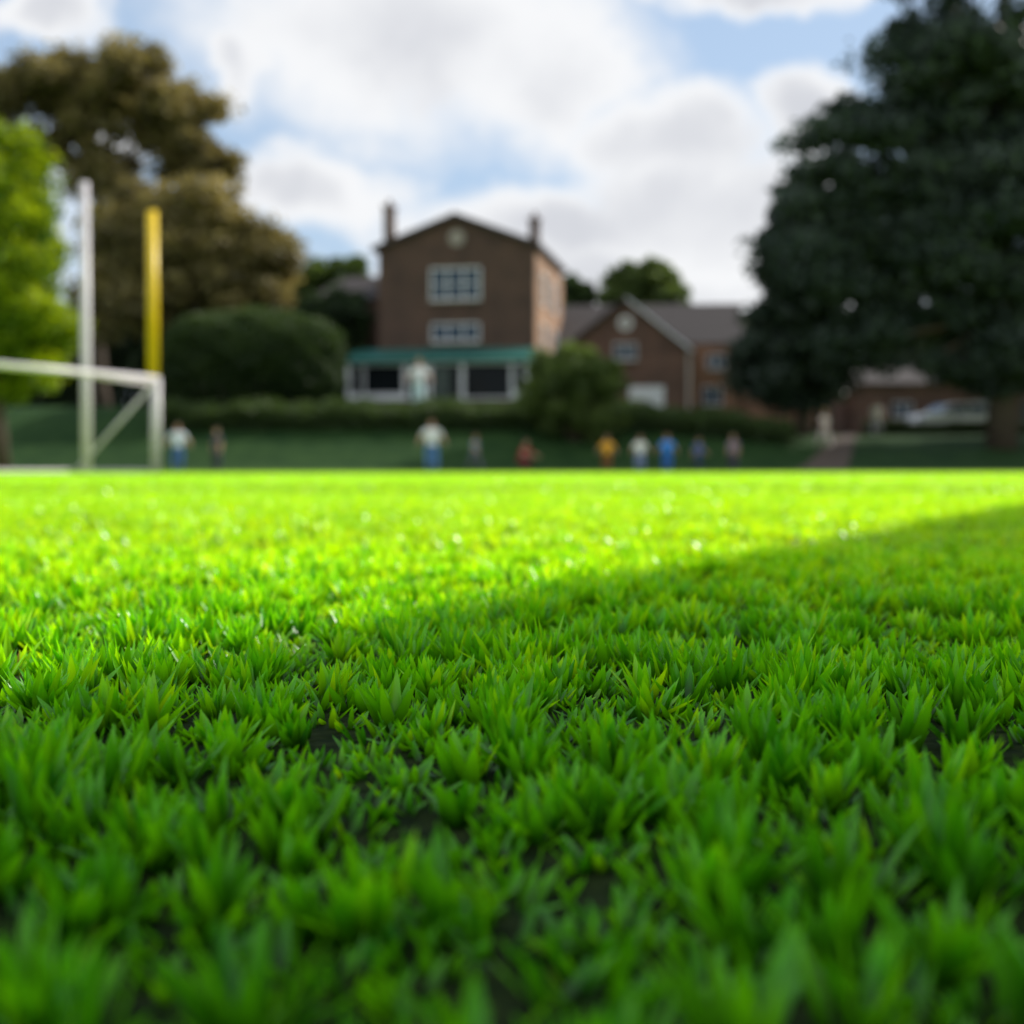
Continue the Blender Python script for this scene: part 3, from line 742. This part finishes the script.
    for (w_,pm,d2,s) in hands:
        w_=(w_+Vector((0,0,zb)))*h; pm=(pm+Vector((0,0,zb)))*h
        fw=Vector((0,-1,0)); fw=(fw-d2*fw.dot(d2)).normalized(); inn=Vector((-s,0,0))
        for i,ll in enumerate((0.038,0.045,0.042,0.033)):
            b0=pm+fw*((1.5-i)*0.0105*h)-d2*0.004*h; m_=b0+d2*ll*0.5*h+inn*0.004*h; e_=b0+d2*ll*h+inn*0.016*h
            mb.tube([b0,m_,e_],[0.0052*h,0.0048*h,0.0036*h],6)
        b0=w_.lerp(pm,0.5)+fw*0.012*h; mb.tube([b0,b0+fw*0.016*h+d2*0.014*h,b0+fw*0.018*h+d2*0.034*h+inn*0.006*h],[0.007*h,0.006*h,0.0045*h],6)
    hc=(V[h2])*h
    fwd=Vector((0,-math.cos(hd),-math.sin(hd))); upv=hdv
    def hp_(x_,f_,u_): return hc+Vector((1,0,0))*x_*hs*h+fwd*f_*hs*h+upv*u_*hs*h
    mb.tube([hp_(0,0.048,0.008),hp_(0,0.066,-0.012),hp_(0,0.050,-0.016)],[0.004*h,0.008*h,0.005*h],6)
    for s in(-1,1):
        mb.sphere(hp_(s*0.050,0,-0.004),(0.007*h,0.012*h,0.017*h),8,5)
        mb.sphere(hp_(s*0.017,0.050,0.006),(0.0065*h,0.005*h,0.005*h),8,5,4)
    mb.tube([hp_(-0.015,0.047,-0.030),hp_(0,0.053,-0.031),hp_(0.015,0.047,-0.030)],[0.002*h,0.0045*h,0.002*h],6,5)
    x=(px-512)/F*Y; z=ht(x,Y)+zoff
    e=empty("person",(x,Y,z),rz=yaw,label=label,cat="person",group="people at the edge of the field" if Y<52 else None)
    body=mb.obj("body",[cloth(skin,"skin"),cloth(shirt,"shirt_cloth"),cloth(pants,"trouser_cloth"),cloth((0.08,0.08,0.09),"shoe"),M_eye,cloth((0.35,0.12,0.10),"lip")],e,True)
    hb=MB(); seg=16; rings=8; v=[];f=[]
    for i in range(rings+1):
        for k in range(seg):
            t=2*math.pi*k/seg
            fr=max(0,-math.sin(t))
            phmax=math.radians(118+hairlen*20)-fr*math.radians(58)
            ph=phmax*i/rings
            rr=1.16+0.03*math.sin(5*t)
            v.append(hc+Vector((1,0,0))*(math.sin(ph)*math.cos(t)*0.050*rr*hs*h)-fwd*(math.sin(ph)*math.sin(t)*0.056*rr*hs*h)+upv*((math.cos(ph)*0.064+0.012-(hairlen*0.05 if (ph>1.6) else 0))*hs*h))
    for i in range(rings):
        for k in range(seg):
            k2=(k+1)%seg; f.append((i*seg+k,(i+1)*seg+k,(i+1)*seg+k2,i*seg+k2))
    hb.add(v,f); hb.obj("hair",cloth(hair,"hair"),e,True)
    return e
STAND=dict(arm=(0.05,-0.08),elbow=(0.2,0.15),thigh=(0.04,-0.06),knee=(0.0,0.03))
WALK=dict(arm=(-0.45,0.5),elbow=(0.25,0.5),thigh=(0.45,-0.35),knee=(0.08,0.35),lean=0.06)
WALK2=dict(arm=(0.5,-0.45),elbow=(0.5,0.25),thigh=(-0.35,0.45),knee=(0.35,0.08),lean=0.06)
HIPS=dict(arm=(-0.2,-0.2),abd=(0.6,0.6),elbow=(0.9,0.9),thigh=(0.05,-0.08),knee=(0,0.05))
CROUCH=dict(arm=(0.7,0.9),abd=(0.5,0.5),elbow=(0.5,0.4),thigh=(1.6,1.45),knee=(2.2,2.05),lean=0.5,head=0.1)
dk=(0.03,0.022,0.015); bn=(0.10,0.055,0.03); bl=(0.4,0.28,0.13)
person(178,48,1.62,0.3,(0.70,0.76,0.92),(0.06,0.14,0.40),dk,"person in pale blue shirt and blue jeans standing on the grass",HIPS,g=1.6)
person(217,48.5,1.50,-0.6,(0.02,0.03,0.07),(0.03,0.035,0.06),dk,"person in dark navy clothes standing on the grass",STAND,g=1.6)
person(432,48,1.76,0.1,(0.92,0.92,0.96),(0.10,0.22,0.50),bn,"person in white shirt and blue shorts standing on the field",HIPS,g=1.75)
person(475,49,1.32,0.9,(0.20,0.24,0.32),(0.10,0.10,0.14),dk,"child in grey top walking along the field edge",WALK,child=True,g=1.6)
person(521,48.0,1.45,0.9,(0.34,0.012,0.02),(0.16,0.02,0.03),dk,"child in dark red top crouching on the grass",CROUCH,child=True,g=1.7)
person(607,48,1.20,-0.2,(0.88,0.42,0.02),(0.24,0.09,0.03),bn,"child in orange yellow bib standing on the grass",HIPS,child=True,g=1.75)
person(640,48,1.20,0.3,(0.92,0.92,0.96),(0.22,0.26,0.50),dk,"child in white shirt standing with others on the grass",HIPS,child=True,g=1.75)
person(667,48,1.24,-0.3,(0.03,0.28,0.92),(0.03,0.14,0.55),bn,"child in bright blue top standing on the grass",HIPS,child=True,g=1.75)
person(698,48.4,1.18,0.8,(0.04,0.10,0.36),(0.03,0.04,0.10),dk,"child in dark navy top stepping forward on the grass",WALK2,child=True,g=1.6)
person(733,48,1.24,-0.5,(0.24,0.18,0.26),(0.05,0.04,0.08),dk,"child in dark grey plum top standing on the grass",STAND,child=True,g=1.65)
person(419,59.0,2.0,0.2,(0.88,0.95,0.97),(0.70,0.88,0.95),bl,"person in pale clothes standing on the terrace by the veranda",HIPS,g=1.8)
person(824,55.5,1.55,0.5,(0.75,0.66,0.60),(0.55,0.46,0.42),bl,"person in pale beige coat walking down the path",WALK,g=1.6)
person(876,59.5,1.50,-0.3,(0.70,0.68,0.68),(0.40,0.38,0.42),dk,"person in light grey top walking near the trees",WALK2,g=1.6)

# ------------------------------------------------------------------ light, sky
s=Vector((math.sin(SUN_AZ)*math.cos(SUN_EL),math.cos(SUN_AZ)*math.cos(SUN_EL),math.sin(SUN_EL)))
ld=bpy.data.lights.new("sun",'SUN'); ld.energy=5.0; ld.angle=math.radians(0.5); ld.color=(1.0,0.94,0.84)
lo=bpy.data.objects.new("sun",ld); lo.rotation_euler=s.to_track_quat('Z','Y').to_euler(); lo.location=(20,20,30); COL.objects.link(lo)
w=bpy.data.worlds.new("World"); scene.world=w; w.use_nodes=True; nt=w.node_tree; Lk=nt.links.new
bg=nt.nodes["Background"]; bg.inputs["Strength"].default_value=0.13
sky=nt.nodes.new("ShaderNodeTexSky"); sky.sky_type='NISHITA'; sky.sun_disc=False; sky.sun_elevation=SUN_EL; sky.sun_rotation=SUN_AZ
tc=nt.nodes.new("ShaderNodeTexCoord"); sp=nt.nodes.new("ShaderNodeSeparateXYZ"); Lk(tc.outputs["Generated"],sp.inputs[0])
def mth(op,a,b=None,c=None):
    n=nt.nodes.new("ShaderNodeMath"); n.operation=op
    for i,q in enumerate((a,b,c)):
        if q is None: continue
        if isinstance(q,(int,float)): n.inputs[i].default_value=q
        else: Lk(q,n.inputs[i])
    return n.outputs[0]
az=mth('ARCTAN2',sp.outputs[0],sp.outputs[1]); el=mth('ARCSINE',sp.outputs[2])
def noise(scale,detail=7,rough=0.55,vec=None):
    n=nt.nodes.new("ShaderNodeTexNoise"); n.inputs["Scale"].default_value=scale; n.inputs["Detail"].default_value=detail; n.inputs["Roughness"].default_value=rough
    Lk(vec or tc.outputs["Generated"],n.inputs["Vector"]); return n
wn=noise(9,6,0.55); ws=nt.nodes.new("ShaderNodeSeparateColor"); Lk(wn.outputs["Color"],ws.inputs[0])
u=mth('ADD',az,mth('MULTIPLY',mth('SUBTRACT',ws.outputs[0],0.5),0.14))
v=mth('ADD',el,mth('MULTIPLY',mth('SUBTRACT',ws.outputs[1],0.5),0.10))
clouds=[(415,55,205,90),(555,75,92,82),(665,145,90,46),(720,215,120,75),(325,205,95,38),(590,240,170,42),(60,45,55,22),(760,8,90,22),(640,295,240,40),(232,95,28,34),(120,150,45,28),(440,-70,190,60),(800,130,48,36)]
def field(uu,vv):
    cur=None
    for (cx,cy,rx,ry) in clouds:
        du=mth('MULTIPLY',mth('SUBTRACT',uu,(cx-512)/F),F/rx); dv=mth('MULTIPLY',mth('SUBTRACT',vv,(HOR-cy)/F),F/ry)
        q=mth('SUBTRACT',1.0,mth('ADD',mth('MULTIPLY',du,du),mth('MULTIPLY',dv,dv)))
        cur=q if cur is None else mth('SMOOTH_MAX',cur,q,0.3)
    return cur
fd=field(u,v)
n2=noise(3.0,8,0.6)
gen=mth('MULTIPLY',mth('SUBTRACT',n2.outputs["Fac"],0.50),6.0)
front=mth('GREATER_THAN',mth('COSINE',az),0.9)
gen=mth('SUBTRACT',gen,mth('MULTIPLY',front,1.7))
tot=mth('SMOOTH_MAX',fd,gen,0.3)
n3=noise(22,7,0.6)
tot=mth('ADD',tot,mth('MULTIPLY',mth('SUBTRACT',n3.outputs["Fac"],0.5),1.3))
mr=nt.nodes.new("ShaderNodeMapRange"); mr.interpolation_type='SMOOTHSTEP'; mr.inputs["From Min"].default_value=-1.15; mr.inputs["From Max"].default_value=0.55; Lk(tot,mr.inputs["Value"])
mr.inputs["To Max"].default_value=0.97
n4=noise(7,4,0.5)
cf=mth('ADD',mth('MULTIPLY',fd,0.8),mth('MULTIPLY',mth('SUBTRACT',n4.outputs["Fac"],0.5),1.8))
core=nt.nodes.new("ShaderNodeMapRange"); core.interpolation_type='SMOOTHSTEP'; core.inputs["From Min"].default_value=0.15; core.inputs["From Max"].default_value=1.05; Lk(cf,core.inputs["Value"])
cc=nt.nodes.new("ShaderNodeMix"); cc.data_type='RGBA'; Lk(core.outputs[0],cc.inputs[0]); cc.inputs[6].default_value=(7.3,7.35,7.45,1); cc.inputs[7].default_value=(5.2,5.3,5.65,1)
tint=nt.nodes.new("ShaderNodeMix"); tint.data_type='RGBA'; tint.inputs[0].default_value=0.6; Lk(sky.outputs[0],tint.inputs[6]); tint.inputs[7].default_value=(3.9,5.2,7.0,1)
mx=nt.nodes.new("ShaderNodeMix"); mx.data_type='RGBA'; Lk(mr.outputs[0],mx.inputs[0]); Lk(tint.outputs[2],mx.inputs[6]); Lk(cc.outputs[2],mx.inputs[7])
Lk(mx.outputs[2],bg.inputs["Color"])

# ------------------------------------------------------------------ camera
cd=bpy.data.cameras.new("camera"); cam=bpy.data.objects.new("camera",cd); COL.objects.link(cam); scene.camera=cam
cam.location=(0,0,0.124); cam.rotation_euler=(math.radians(90-1.77),0,0)
cd.lens=50; cd.sensor_width=36; cd.clip_start=0.01; cd.clip_end=6000
cd.dof.use_dof=True; cd.dof.focus_distance=0.74; cd.dof.aperture_fstop=6.8
scene.view_settings.view_transform='Standard'; scene.view_settings.look='None'; scene.view_settings.exposure=0
